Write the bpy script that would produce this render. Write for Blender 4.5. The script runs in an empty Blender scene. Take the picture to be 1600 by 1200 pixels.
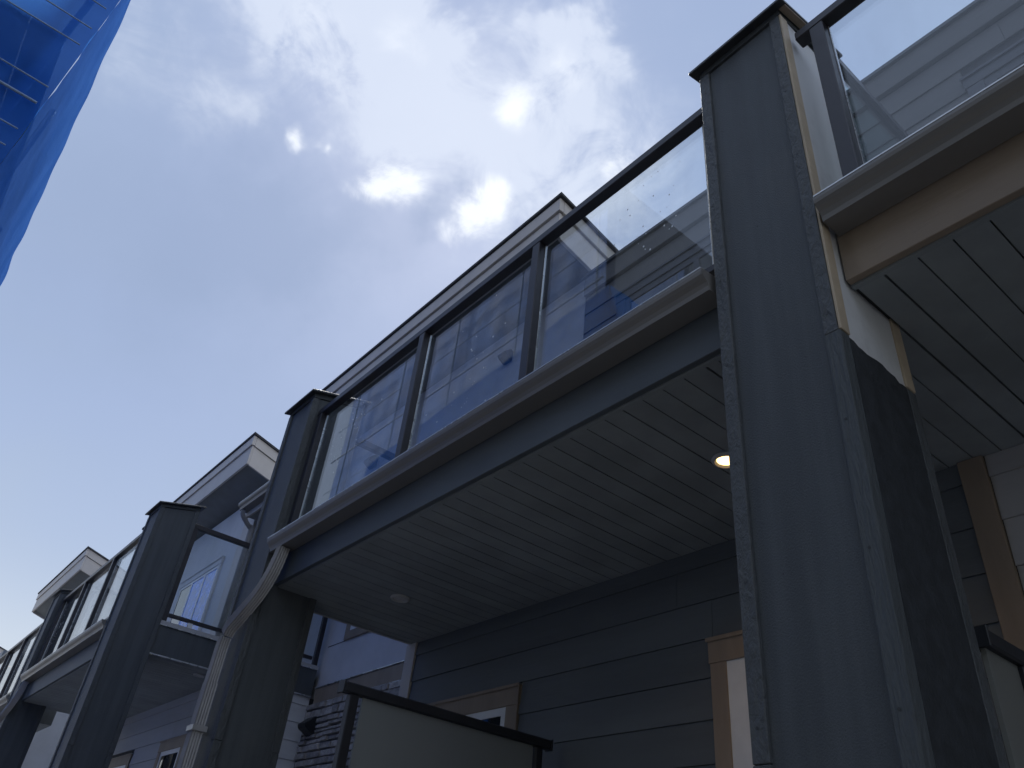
import bpy, bmesh, math, random
from mathutils import Vector, Matrix
random.seed(7)
scene = bpy.context.scene
COL = scene.collection

# ------------------------------------------------------------------ camera
cam_d = bpy.data.cameras.new("camera"); cam = bpy.data.objects.new("camera", cam_d); COL.objects.link(cam)
yaw, pitch, roll = -0.94282816, 0.6213878, 0.11518816
fwd = Vector((math.sin(yaw)*math.cos(pitch), math.cos(yaw)*math.cos(pitch), math.sin(pitch)))
rgt = Vector((math.cos(yaw), -math.sin(yaw), 0)); upv = rgt.cross(fwd)
r2 = math.cos(roll)*rgt + math.sin(roll)*upv; u2 = -math.sin(roll)*rgt + math.cos(roll)*upv
M = Matrix.Identity(4)
for i in range(3): M[i][0], M[i][1], M[i][2] = r2[i], u2[i], -fwd[i]
M.translation = (0, 0, 1.6); cam.matrix_world = M
cam_d.sensor_width = 36; cam_d.lens = 1231.3/1600*36; cam_d.clip_start = 0.02; cam_d.clip_end = 3000
scene.camera = cam

# ------------------------------------------------------------------ view
vs = scene.view_settings
vs.view_transform = 'Standard'; vs.look = 'None'; vs.gamma = 1; vs.use_curve_mapping = False; vs.exposure = 0.52
scene.render.engine = 'CYCLES'
scene.cycles.max_bounces = 6; scene.cycles.diffuse_bounces = 4; scene.cycles.glossy_bounces = 3; scene.cycles.caustics_reflective = False; scene.cycles.caustics_refractive = False; scene.cycles.transparent_max_bounces = 24; scene.cycles.use_denoising = True; scene.cycles.use_adaptive_sampling = True; scene.cycles.adaptive_threshold = 0.02

# ------------------------------------------------------------------ sky
SUN_DIR = Vector((-0.60, 0.27, 0.752)).normalized()
elev = math.asin(SUN_DIR.z)
world = bpy.data.worlds.new("World"); scene.world = world; world.use_nodes = True
wt = world.node_tree; wt.nodes.clear()
world.cycles.sampling_method = 'MANUAL'; world.cycles.sample_map_resolution = 512
def N(t, kind, **kw):
    n = t.nodes.new(kind)
    for k, v in kw.items():
        if k in n.inputs.keys() if isinstance(k, str) else False: n.inputs[k].default_value = v
        else: setattr(n, k, v)
    return n
def mth(t, op, a, b=None, c=None, clamp=False):
    n = t.nodes.new('ShaderNodeMath'); n.operation = op; n.use_clamp = clamp
    for i, v in enumerate((a, b, c)):
        if v is None: continue
        if isinstance(v, (int, float)): n.inputs[i].default_value = v
        else: t.links.new(v, n.inputs[i])
    return n.outputs[0]
def mixc(t, f, a, b, mode='MIX'):
    n = t.nodes.new('ShaderNodeMix'); n.data_type = 'RGBA'; n.blend_type = mode
    for s, v in (('Factor', f), ('A', a), ('B', b)):
        sock = [i for i in n.inputs if i.name == s and i.enabled][0] if s == 'Factor' else [i for i in n.inputs if i.name == s and i.type == 'RGBA'][0]
        if isinstance(v, (int, float)): sock.default_value = v
        elif isinstance(v, tuple): sock.default_value = (*v, 1) if len(v) == 3 else v
        else: t.links.new(v, sock)
    return [o for o in n.outputs if o.type == 'RGBA'][0]
def smooth(t, v, lo, hi, a=0.0, b=1.0):
    n = t.nodes.new('ShaderNodeMapRange'); n.interpolation_type = 'SMOOTHSTEP'
    t.links.new(v, n.inputs[0]); n.inputs[1].default_value = lo; n.inputs[2].default_value = hi
    n.inputs[3].default_value = a; n.inputs[4].default_value = b
    return n.outputs[0]
def build_sky():
    t = wt; L = t.links
    out = t.nodes.new('ShaderNodeOutputWorld'); bg = t.nodes.new('ShaderNodeBackground')
    sky = t.nodes.new('ShaderNodeTexSky'); sky.sky_type = 'NISHITA'; sky.sun_disc = False
    sky.sun_elevation = elev; sky.sun_rotation = math.atan2(SUN_DIR.x, SUN_DIR.y)
    sky.air_density = 1.0; sky.dust_density = 1.6; sky.ozone_density = 1.5
    tc = t.nodes.new('ShaderNodeTexCoord'); d = tc.outputs['Generated']
    sep = t.nodes.new('ShaderNodeSeparateXYZ'); L.new(d, sep.inputs[0])
    zz = mth(t, 'ADD', mth(t, 'MAXIMUM', sep.outputs[2], 0.0), 0.22)
    cmb = t.nodes.new('ShaderNodeCombineXYZ')
    L.new(mth(t, 'DIVIDE', sep.outputs[0], zz), cmb.inputs[0]); L.new(mth(t, 'DIVIDE', sep.outputs[1], zz), cmb.inputs[1])
    P = cmb.outputs[0]
    def noise(scale, detail, rough, dist=0.0, off=(0, 0, 0)):
        mp = t.nodes.new('ShaderNodeMapping'); mp.inputs['Location'].default_value = off; L.new(P, mp.inputs[0])
        n = t.nodes.new('ShaderNodeTexNoise'); n.noise_dimensions = '2D'; n.inputs['Scale'].default_value = scale; n.inputs['Detail'].default_value = detail
        n.inputs['Roughness'].default_value = rough; n.inputs['Distortion'].default_value = dist
        L.new(mp.outputs[0], n.inputs['Vector']); return n.outputs['Fac']
    wn = t.nodes.new('ShaderNodeTexNoise'); wn.inputs['Scale'].default_value = 9.0; wn.inputs['Detail'].default_value = 4; wn.inputs['Roughness'].default_value = .62; L.new(d, wn.inputs['Vector'])
    w1 = t.nodes.new('ShaderNodeVectorMath'); w1.operation = 'SUBTRACT'; L.new(wn.outputs['Color'], w1.inputs[0]); w1.inputs[1].default_value = (.5, .5, .5)
    def warped(k):
        m_ = t.nodes.new('ShaderNodeVectorMath'); m_.operation = 'MULTIPLY_ADD'; L.new(w1.outputs[0], m_.inputs[0]); m_.inputs[1].default_value = (k, k, k); L.new(d, m_.inputs[2])
        nn = t.nodes.new('ShaderNodeVectorMath'); nn.operation = 'NORMALIZE'; L.new(m_.outputs[0], nn.inputs[0]); return nn.outputs[0]
    dw, dp = warped(.17), warped(.075)
    def field(L_, src):
        f_ = 0.0
        for c, r, k in L_:
            n = t.nodes.new('ShaderNodeVectorMath'); n.operation = 'DOT_PRODUCT'; L.new(src, n.inputs[0]); n.inputs[1].default_value = Vector(c).normalized()
            q = 2.0/(r*.80)**2
            f_ = mth(t, 'MULTIPLY_ADD', mth(t, 'EXPONENT', mth(t, 'MULTIPLY_ADD', n.outputs['Value'], q, -q)), k*.75, f_)
        return mth(t, 'MINIMUM', f_, 1.1)
    WISPS = (((-0.5404, 0.2728, 0.7959), .26, .26), ((-0.4885, 0.4504, 0.7473), .20, .30), ((-0.4576, 0.3629, 0.8117), .16, .22), ((-0.5629, 0.0606, 0.8243), 0.0815, 0.95), ((-0.5641, 0.1254, 0.8161), 0.0998, 0.9), ((-0.5341, 0.1882, 0.8242), 0.09, 0.9), ((-0.5409, 0.2529, 0.8022), 0.1087, 0.62), ((-0.5806, 0.2085, 0.787), 0.0857, 0.5), ((-0.5149, 0.3329, 0.79), 0.1124, 0.5), ((-0.4926, 0.4207, 0.7618), 0.1153, 0.5), ((-0.6742, 0.0292, 0.738), 0.0506, 0.55), ((-0.6667, 0.0715, 0.7419), 0.0329, 0.6), ((-0.6706, -0.0391, 0.7408), 0.0762, 0.35), ((-0.6419, -0.0743, 0.7632), 0.0389, 0.45), ((-0.4085, 0.3245, 0.8531), 0.054, 0.85), ((-0.3985, 0.2917, 0.8696), 0.0282, 0.6), ((-0.3758, 0.3387, 0.8626), 0.0358, 0.65), ((-0.4324, 0.2701, 0.8602), 0.0226, 0.5), ((-0.3646, 0.3804, 0.8499), 0.0203, 0.45), ((-0.4722, 0.212, 0.8556), 0.0152, 0.35), ((-0.42, 0.412, 0.8086), 0.0899, 0.35), ((-0.5375, 0.0189, 0.8431), 0.0949, 0.8))
    PUFFS = (((-0.4809, 0.3162, 0.8177), 0.0369, 0.95), ((-0.6058, 0.2553, 0.7535), 0.0312, 0.85), ((-0.6286, 0.2335, 0.7418), 0.0339, 1), ((-0.6517, 0.2192, 0.7261), 0.0235, 0.8), ((-0.5684, 0.3434, 0.7477), 0.0323, 1), ((-0.5904, 0.3462, 0.7291), 0.0356, 0.95), ((-0.552, 0.3526, 0.7557), 0.0231, 0.8), ((-0.6107, 0.3386, 0.7158), 0.0217, 0.7), ((-0.6557, 0.1285, 0.744), 0.0165, 0.8), ((-0.6425, 0.1546, 0.7506), 0.0098, 0.7), ((-0.4358, 0.4421, 0.784), 0.0344, 0.8), ((-0.4215, 0.3322, 0.8438), 0.0291, 0.55), ((-0.5564, 0.0807, 0.827), 0.0383, 0.5), ((-0.5269, 0.1635, 0.834), 0.0408, 0.45))
    GREY = (((-0.7725, 0.0581, 0.6323), .22, .6), ((-0.7254, 0.1995, 0.6588), .16, .5), ((-0.7867, -0.0582, 0.6146), .14, .4), ((-0.6218, 0.2979, 0.7243), 0.0473, 0.8), ((-0.5972, 0.3044, 0.7421), 0.038, 0.5), ((-0.5471, 0.4032, 0.7336), 0.0352, 0.5), ((-0.6871, 0.243, 0.6847), 0.0824, 0.35), ((-0.7173, 0.1373, 0.6831), 0.1053, 0.5), ((-0.7881, 0.0954, 0.6081), 0.1369, 0.5), ((-0.6348, 0.0166, 0.7725), 0.037, 0.25))
    AROUND = (((.5, .3, .8), .6, .6), ((.2, -.7, .65), .35, .6), ((.4, .8, .4), .45, .6), ((.8, -.4, .4), .5, .6))
    big = noise(1.3, 4, 0.5, 0.3, (3.1, 1.7, 0))
    mid = noise(4.2, 6, 0.62, 0.5, (0.4, 2.2, 0))
    fine = noise(13.0, 5, 0.62, 0.4, (5.4, 0.2, 0))
    # thin even overcast with slow changes, heavier low in the sky
    veil = smooth(t, big, 0.30, 0.68, 0.90, 0.98)
    vcol = mixc(t, smooth(t, big, 0.30, 0.70), (2.95, 3.85, 5.95), (3.25, 4.10, 5.80))
    sdot = t.nodes.new('ShaderNodeVectorMath'); sdot.operation = 'DOT_PRODUCT'; L.new(d, sdot.inputs[0]); sdot.inputs[1].default_value = SUN_DIR
    vcol = mixc(t, smooth(t, sdot.outputs['Value'], 0.15, 0.95), (5.1, 6.1, 8.2), vcol)
    col = mixc(t, veil, sky.outputs[0], vcol)
    hz = smooth(t, sep.outputs[2], 0.06, 0.56, 1.0, 0.0)
    col = mixc(t, mth(t, 'MULTIPLY', hz, 0.55), col, (5.6, 6.4, 7.2))
    hz2 = smooth(t, sep.outputs[2], 0.0, 0.33, 1.0, 0.0)
    col = mixc(t, mth(t, 'MULTIPLY', hz2, 0.85), col, (7.9, 8.2, 7.9))
    mo = mth(t, 'SUBTRACT', mid, 0.5); fo = mth(t, 'SUBTRACT', fine, 0.5)
    tex = mth(t, 'ADD', mth(t, 'MULTIPLY', mo, 1.6), mth(t, 'MULTIPLY', fo, 1.1))
    fw = field(WISPS+AROUND, dw)
    wm = smooth(t, mth(t, 'MULTIPLY', fw, mth(t, 'ADD', mth(t, 'MULTIPLY', tex, 2.1), 1.0)), 0.04, 1.30)
    col = mixc(t, mth(t, 'MULTIPLY', wm, 0.74), col, (6.9, 7.5, 8.7))
    gm = field(GREY, dw)
    col = mixc(t, mth(t, 'MULTIPLY', gm, 0.62), col, (2.75, 3.50, 5.20))
    fp = field(PUFFS, dp)
    pm = smooth(t, mth(t, 'MULTIPLY', fp, mth(t, 'ADD', mth(t, 'MULTIPLY', fo, 2.6), 1.0)), 0.10, 1.05)
    col = mixc(t, mth(t, 'MULTIPLY', pm, 0.88), col, (8.9, 9.3, 9.9))
    L.new(col, bg.inputs[0]); bg.inputs[1].default_value = 0.082
    L.new(bg.outputs[0], out.inputs[0])
build_sky()
sd = bpy.data.lights.new("sun", 'SUN'); sun = bpy.data.objects.new("sun", sd); COL.objects.link(sun)
sd.energy = 3.6; sd.angle = math.radians(12); sd.color = (1.0, 0.96, 0.9)
sun.rotation_euler = (-SUN_DIR).to_track_quat('-Z', 'Y').to_euler(); sun.location = SUN_DIR*30

# ------------------------------------------------------------------ materials
def mat(name, col, rough=0.6, var=0.12, scale=6.0, bump=0.0, bscale=60.0, stretch=(1, 1, 1), spec=0.4, metal=0.0, grime=0.0, rnd=0.0, bdist=0.004, cst=None):
    m = bpy.data.materials.new(name); m.use_nodes = True; t = m.node_tree; L = t.links
    b = t.nodes['Principled BSDF']; b.inputs['Roughness'].default_value = rough
    b.inputs['Specular IOR Level'].default_value = spec; b.inputs['Metallic'].default_value = metal
    tc = t.nodes.new('ShaderNodeNewGeometry')
    mp = t.nodes.new('ShaderNodeMapping'); mp.inputs['Scale'].default_value = stretch; L.new(tc.outputs['Position'], mp.inputs[0])
    n = t.nodes.new('ShaderNodeTexNoise'); n.inputs['Scale'].default_value = scale; n.inputs['Detail'].default_value = 4; n.inputs['Roughness'].default_value = .6
    if cst:
        mp2 = t.nodes.new('ShaderNodeMapping'); mp2.inputs['Scale'].default_value = cst; L.new(tc.outputs['Position'], mp2.inputs[0]); L.new(mp2.outputs[0], n.inputs['Vector'])
    else: L.new(mp.outputs[0], n.inputs['Vector'])
    f = smooth(t, n.outputs['Fac'], 0.3, 0.7)
    c0 = tuple(max(0, c*(1-var)) for c in col); c1 = tuple(min(1, c*(1+var)) for c in col)
    c = mixc(t, f, c0, c1)
    if grime:
        n3 = t.nodes.new('ShaderNodeTexNoise'); n3.inputs['Scale'].default_value = 2.2; n3.inputs['Detail'].default_value = 5; n3.inputs['Roughness'].default_value = .7
        L.new(tc.outputs['Position'], n3.inputs['Vector'])
        g = smooth(t, n3.outputs['Fac'], 0.5, 0.75)
        c = mixc(t, mth(t, 'MULTIPLY', g, grime), c, (0.16, 0.15, 0.14))
    if rnd:
        oi = t.nodes.new('ShaderNodeObjectInfo')
        k = mth(t, 'ADD', mth(t, 'MULTIPLY', oi.outputs['Random'], 2*rnd), 1-rnd)
        vm = t.nodes.new('ShaderNodeVectorMath'); vm.operation = 'SCALE'; L.new(c, vm.inputs[0]); L.new(k, vm.inputs['Scale']); c = vm.outputs[0]
    L.new(c, b.inputs['Base Color'])
    rr = mth(t, 'ADD', mth(t, 'MULTIPLY', mth(t, 'SUBTRACT', n.outputs['Fac'], 0.5), 0.3), rough); L.new(rr, b.inputs['Roughness'])
    if bump:
        n2 = t.nodes.new('ShaderNodeTexNoise'); n2.inputs['Scale'].default_value = bscale; n2.inputs['Detail'].default_value = 3; n2.inputs['Roughness'].default_value = .65
        n2.inputs['Distortion'].default_value = .4
        L.new(mp.outputs[0], n2.inputs['Vector'])
        bp = t.nodes.new('ShaderNodeBump'); bp.inputs['Strength'].default_value = bump; bp.inputs['Distance'].default_value = bdist
        L.new(n2.outputs['Fac'], bp.inputs['Height']); L.new(bp.outputs[0], b.inputs['Normal'])
    return m
PAINT = mat('charcoal_panel_paint', (.074, .084, .094), .6, .17, 13.0, .7, 260, (1, 1, .6), grime=.15, cst=(1, 1, .07))
ROUGH = mat('charcoal_roughsawn_paint', (.078, .086, .093), .6, .10, 14, 1.0, 48, (1.0, 1.0, .45), bdist=.012)
ROUGHV = mat('charcoal_woodgrain_paint', (.075, .086, .094), .6, .10, 14, 1.0, 95, (1.0, 1.0, .10), bdist=.012)
CAPM = mat('dark_metal_flashing', (.050, .054, .060), .45, .12, 9, .15, 30, metal=.2)
BEAM = mat('charcoal_beam_paint', (.085, .10, .115), .6, .12, 5, .2, 80, (.3, 1, 1))
TAN = mat('tan_trim_paint', (.27, .215, .165), .6, .12, 7, .35, 70, (1, 1, .2), rnd=.05, grime=.1)
BEAMT = mat('dull_tan_beam_wrap', (.25, .20, .155), .6, .1, 6, .3, 60, (.2, 1, 1), grime=.15)
CREAM = mat('cream_primed_board', (.46, .38, .28), .65, .10, 9, .2, 60)
WHITEP = mat('white_primed_panel', (.62, .63, .64), .55, .08, 4, .1, 60, (1, 1, .2), grime=.35)
PAPER = mat('black_building_paper', (.030, .034, .040), .8, .25, 20, .5, 90)
GUT = mat('taupe_gutter_metal', (.185, .18, .175), .42, .08, 3, .08, 12, (.3, 1, 1), metal=.15)
DRIP = mat('pale_drip_edge_metal', (.62, .64, .66), .28, .06, 10, metal=.5)
DSP = mat('taupe_downspout_metal', (.33, .325, .33), .35, .10, 8, .1, 20, metal=.15)
SOF = mat('grey_soffit_vinyl', (.25, .275, .29), .6, .12, 4, .08, 60, rnd=.06, grime=.08)
ROOFSOF = mat('roof_soffit_board', (.15, .165, .175), .6, .1, 5, .2, 60)
SOFD = mat('dark_soffit_backing', (.03, .03, .032), .8)
SIDD = mat('slate_lap_siding', (.11, .125, .138), .65, .12, 5, .45, 34, (.12, 1, 1), rnd=.05, bdist=.006)
SIDB = mat('brown_grey_lap_siding', (.10, .095, .092), .65, .12, 5, .4, 34, (.12, 1, 1), rnd=.06)
SIDL = mat('pale_lap_siding', (.62, .62, .63), .65, .08, 6, .4, 34, (.15, .15, 1), rnd=.04)
SIDG = mat('grey_lap_siding', (.40, .40, .41), .65, .08, 6, .4, 34, (.15, .15, 1), rnd=.04)
SIDO = mat('grey_green_lap_siding', (.20, .215, .205), .65, .1, 6, .4, 34, (.15, 1, 1), rnd=.05)
PANL = mat('pale_grey_wall_panel', (.58, .57, .59), .7, .06, 3, .25, 90, grime=.08)
PANA = mat('grey_stucco_panel', (.30, .30, .315), .75, .08, 5, .3, 90, grime=.1)
PANG = mat('mid_grey_wall_panel', (.56, .56, .565), .7, .06, 3, .25, 90)
FASC = mat('pale_taupe_fascia', (.50, .465, .435), .55, .06, 4, .15, 50, rnd=.03)
ROOFM = mat('dark_asphalt_shingle', (.05, .05, .055), .9, .3, 30, .8, 60)
RAILM = mat('dark_bronze_aluminium', (.040, .040, .048), .4, .10, 12, .05, 60, metal=.2)
BLK = mat('black_powder_coat', (.018, .020, .026), .45, .12, 12, .05, 60)
WFRM = mat('white_window_vinyl', (.72, .73, .74), .4, .05, 8)
LAMPM = mat('black_lamp_metal', (.018, .02, .024), .5, .1, 9)
CONC = mat('grey_concrete', (.33, .325, .315), .85, .2, 2.5, .4, 40, grime=.25)
LANE = mat('lane_paving', (.24, .235, .23), .85, .2, 2.5, .4, 40, grime=.25)
GROUND = mat('lane_asphalt', (.16, .157, .15), .9, .3, 1.2, .6, 30)
DISC = mat('white_lamp_trim', (.45, .45, .46), .5, .04, 9)
PIPE = mat('galvanised_scaffold_pipe', (.42, .44, .47), .35, .1, 15, metal=.6)
DECKB = mat('scaffold_deck_timber', (.30, .22, .14), .8, .2, 9, .4, 40)
STRAP = mat('pale_blue_strap', (.20, .28, .42), .6, .1, 9)
BLDB = mat('opposite_wall_sheathing', (.28, .29, .31), .8, .1, 3)
JOINT = mat('joint_sealant', (.03, .03, .035), .8)
def stone_mat():
    m = mat('ledge_stone', (.33, .305, .285), .85, .3, 11, .9, 28, rnd=.28, bdist=.015); return m
STONE = stone_mat(); MORT = mat('stone_mortar', (.12, .11, .10), .9)
def glass(name, tint, ior=1.5, rough=0.0, boost=1.0):
    m = bpy.data.materials.new(name); m.use_nodes = True; t = m.node_tree; L = t.links; t.nodes.clear()
    o = t.nodes.new('ShaderNodeOutputMaterial'); tr = t.nodes.new('ShaderNodeBsdfTransparent'); tr.inputs[0].default_value = (*tint, 1)
    gl = t.nodes.new('ShaderNodeBsdfGlossy'); gl.inputs['Roughness'].default_value = rough
    geo = t.nodes.new('ShaderNodeNewGeometry')
    dt = t.nodes.new('ShaderNodeVectorMath'); dt.operation = 'DOT_PRODUCT'; L.new(geo.outputs['Incoming'], dt.inputs[0]); L.new(geo.outputs['Normal'], dt.inputs[1])
    k1 = mth(t, 'SUBTRACT', 1.0, mth(t, 'ABSOLUTE', dt.outputs['Value']), clamp=True)
    frs = mth(t, 'ADD', mth(t, 'MULTIPLY', mth(t, 'POWER', k1, 5.0), 0.96), 0.04)
    # faint film of dust and dried rain on the pane
    n = t.nodes.new('ShaderNodeTexNoise'); gm_ = t.nodes.new('ShaderNodeMapping'); gm_.inputs['Scale'].default_value = (1, 1, .3); L.new(geo.outputs['Position'], gm_.inputs[0])
    n.inputs['Scale'].default_value = 7; n.inputs['Detail'].default_value = 6; L.new(gm_.outputs[0], n.inputs['Vector'])
    df = t.nodes.new('ShaderNodeBsdfDiffuse'); df.inputs[0].default_value = (.55, .6, .65, 1)
    mx = t.nodes.new('ShaderNodeMixShader'); L.new(mth(t, 'MULTIPLY', frs, boost, clamp=True), mx.inputs[0]); L.new(tr.outputs[0], mx.inputs[1]); L.new(gl.outputs[0], mx.inputs[2])
    m2 = t.nodes.new('ShaderNodeMixShader'); L.new(smooth(t, n.outputs['Fac'], .42, .8, .0, .045), m2.inputs[0]); L.new(mx.outputs[0], m2.inputs[1]); L.new(df.outputs[0], m2.inputs[2])
    L.new(m2.outputs[0], o.inputs[0]); return m
GLASS = glass('clear_guard_glass', (.92, .95, .97), boost=1.35)
GLASS2 = glass('clear_side_glass', (.93, .96, .97), boost=.6)
GLASST = glass('tinted_divider_glass', (.70, .86, .86))
def frosted(name, col, tr=.35):
    m = bpy.data.materials.new(name); m.use_nodes = True; t = m.node_tree; L = t.links; t.nodes.clear()
    o = t.nodes.new('ShaderNodeOutputMaterial'); a = t.nodes.new('ShaderNodeBsdfTranslucent'); a.inputs[0].default_value = (*col, 1)
    b = t.nodes.new('ShaderNodeBsdfPrincipled'); b.inputs['Base Color'].default_value = (*col, 1); b.inputs['Roughness'].default_value = .25
    mx = t.nodes.new('ShaderNodeMixShader'); mx.inputs[0].default_value = tr; L.new(b.outputs[0], mx.inputs[1]); L.new(a.outputs[0], mx.inputs[2])
    L.new(mx.outputs[0], o.inputs[0]); return m
FROST = frosted('frosted_screen_glass', (.40, .42, .41), .6)
def window_glass():
    m = bpy.data.materials.new('window_glass'); m.use_nodes = True; t = m.node_tree
    b = t.nodes['Principled BSDF']; b.inputs['Base Color'].default_value = (.02, .025, .03, 1); b.inputs['Roughness'].default_value = .02
    b.inputs['Specular IOR Level'].default_value = .9; b.inputs['IOR'].default_value = 1.7; return m
WGL = window_glass()
FILM = mat('blue_protective_film', (.09, .26, .74), .25, .3, 9, .3, 25, spec=.6)
def tarp_mat():
    m = bpy.data.materials.new('blue_scaffold_sheeting'); m.use_nodes = True; t = m.node_tree; L = t.links; t.nodes.clear()
    o = t.nodes.new('ShaderNodeOutputMaterial'); geo = t.nodes.new('ShaderNodeNewGeometry')
    n = t.nodes.new('ShaderNodeTexNoise'); n.inputs['Scale'].default_value = 2.0; n.inputs['Detail'].default_value = 8; L.new(geo.outputs['Position'], n.inputs['Vector'])
    c = mixc(t, smooth(t, n.outputs['Fac'], .3, .7), (.024, .09, .32), (.042, .125, .40))
    c2 = mixc(t, smooth(t, n.outputs['Fac'], .3, .7), (.04, .19, .62), (.07, .26, .72))
    b = t.nodes.new('ShaderNodeBsdfDiffuse'); L.new(c, b.inputs[0])
    a = t.nodes.new('ShaderNodeBsdfTranslucent'); L.new(c2, a.inputs[0])
    mx = t.nodes.new('ShaderNodeMixShader'); mx.inputs[0].default_value = .45; L.new(b.outputs[0], mx.inputs[1]); L.new(a.outputs[0], mx.inputs[2])
    tr = t.nodes.new('ShaderNodeBsdfTransparent'); tr.inputs[0].default_value = (.35, .6, 1, 1)
    m2 = t.nodes.new('ShaderNodeMixShader'); m2.inputs[0].default_value = .10; L.new(mx.outputs[0], m2.inputs[1]); L.new(tr.outputs[0], m2.inputs[2])
    n2 = t.nodes.new('ShaderNodeTexNoise'); n2.inputs['Scale'].default_value = 7; n2.inputs['Detail'].default_value = 6; L.new(geo.outputs['Position'], n2.inputs['Vector'])
    bp = t.nodes.new('ShaderNodeBump'); bp.inputs['Strength'].default_value = .4; bp.inputs['Distance'].default_value = .03; L.new(n2.outputs['Fac'], bp.inputs['Height']); L.new(bp.outputs[0], b.inputs['Normal'])
    L.new(m2.outputs[0], o.inputs[0]); return m
TARP = tarp_mat()
NETSUN = mat('sunlit_hazy_blue_net', (.10, .20, .48), .8, .2, 1.5, .3, 20)  # paler than the scaffold sheeting: sunlight and haze mixed into the colour
def emit(name, col, s):
    m = bpy.data.materials.new(name); m.use_nodes = True; t = m.node_tree
    b = t.nodes['Principled BSDF']; b.inputs['Base Color'].default_value = (.9, .85, .75, 1)
    b.inputs['Emission Color'].default_value = (*col, 1); b.inputs['Emission Strength'].default_value = s; return m
LIT = emit('lit_warm_lens', (1.0, .64, .24), 3.2)
OFF = mat('unlit_lens', (.50, .50, .50), .5, .04, 9)

# ------------------------------------------------------------------ mesh helpers
WL = {}; CACHE = {}
def empty(name, loc, label, cat, group=None):
    o = bpy.data.objects.new(name, None); COL.objects.link(o); o.location = loc; WL[o] = Vector(loc)
    o['label'] = label; o['category'] = cat
    if group: o['group'] = group
    return o
def link(name, verts, faces, m, parent=None, bevel=0.0, smooth_sh=False, mats=None, segs=1):
    vs_ = [Vector(v) for v in verts]
    lo = Vector([min(v[i] for v in vs_) for i in range(3)]); hi = Vector([max(v[i] for v in vs_) for i in range(3)])
    c = (lo+hi)/2
    key = (tuple(tuple(round(x, 4) for x in v-c) for v in vs_), m.name, bevel, smooth_sh)
    me = CACHE.get(key)
    if me is None:
        me = bpy.data.meshes.new(name); bm = bmesh.new()
        bv = [bm.verts.new(v-c) for v in vs_]
        for f in faces:
            try: bm.faces.new([bv[i] for i in f])
            except ValueError: pass
        bmesh.ops.recalc_face_normals(bm, faces=bm.faces)
        if bevel: bmesh.ops.bevel(bm, geom=list(bm.edges), offset=bevel, segments=segs, affect='EDGES', profile=.5)
        if smooth_sh:
            for f in bm.faces: f.smooth = True
        bm.to_mesh(me); bm.free(); me.materials.append(m); CACHE[key] = me
    o = bpy.data.objects.new(name, me); COL.objects.link(o); WL[o] = c
    if parent is not None: o.parent = parent; o.location = c - WL[parent]
    else: o.location = c
    return o
BF = [(0, 1, 2, 3), (4, 7, 6, 5), (0, 4, 5, 1), (1, 5, 6, 2), (2, 6, 7, 3), (3, 7, 4, 0)]
def box(name, x0, x1, y0, y1, z0, z1, m, parent=None, bevel=0.0, dz=0.0):
    """dz: how much the top rises from front (y0) to back (y1)"""
    v = [(x0, y0, z0), (x1, y0, z0), (x1, y1, z0), (x0, y1, z0), (x0, y0, z1), (x1, y0, z1), (x1, y1, z1+dz), (x0, y1, z1+dz)]
    return link(name, v, BF, m, parent, bevel)
def prism(name, prof, a0, a1, axis, m, parent=None, bevel=0.0, smooth_sh=False):
    n = len(prof); v = []
    for a in (a0, a1):
        for p, q in prof:
            v.append({'x': (a, p, q), 'y': (p, a, q), 'z': (p, q, a)}[axis])
    f = [tuple(range(n)), tuple(range(2*n-1, n-1, -1))]+[(i, (i+1) % n, n+(i+1) % n, n+i) for i in range(n)]
    return link(name, v, f, m, parent, bevel, smooth_sh)
def cyl(name, p0, p1, r, m, parent=None, seg=10, cap=True):
    p0, p1 = Vector(p0), Vector(p1); d = (p1-p0).normalized(); a = d.orthogonal().normalized(); b = d.cross(a)
    v = [p+r*(math.cos(2*math.pi*i/seg)*a+math.sin(2*math.pi*i/seg)*b) for p in (p0, p1) for i in range(seg)]
    f = [(i, (i+1) % seg, seg+(i+1) % seg, seg+i) for i in range(seg)]
    f += [tuple(range(seg)), tuple(range(2*seg-1, seg-1, -1))]
    return link(name, v, f, m, parent)
def tag(o, label=None, cat=None, group=None, kind=None):
    if label: o['label'] = label
    if cat: o['category'] = cat
    if group: o['group'] = group
    if kind: o['kind'] = kind
    return o

# ------------------------------------------------------------------ setting: ground
g = link('ground', [(-600, -600, 0), (600, -600, 0), (600, 600, 0), (-600, 600, 0)], [(0, 1, 2, 3)], GROUND); tag(g, kind='structure')
tag(box('lane', -60, 12, -0.5, 1.35, -.05, .012, LANE), kind='structure')
tag(box('patio', -7.2, 6, 1.42, 3.0, -.05, .55, CONC), kind='structure')
tag(box('patio', -16.6, -8.0, 1.42, 3.0, -.05, .85, CONC), kind='structure')

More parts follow.
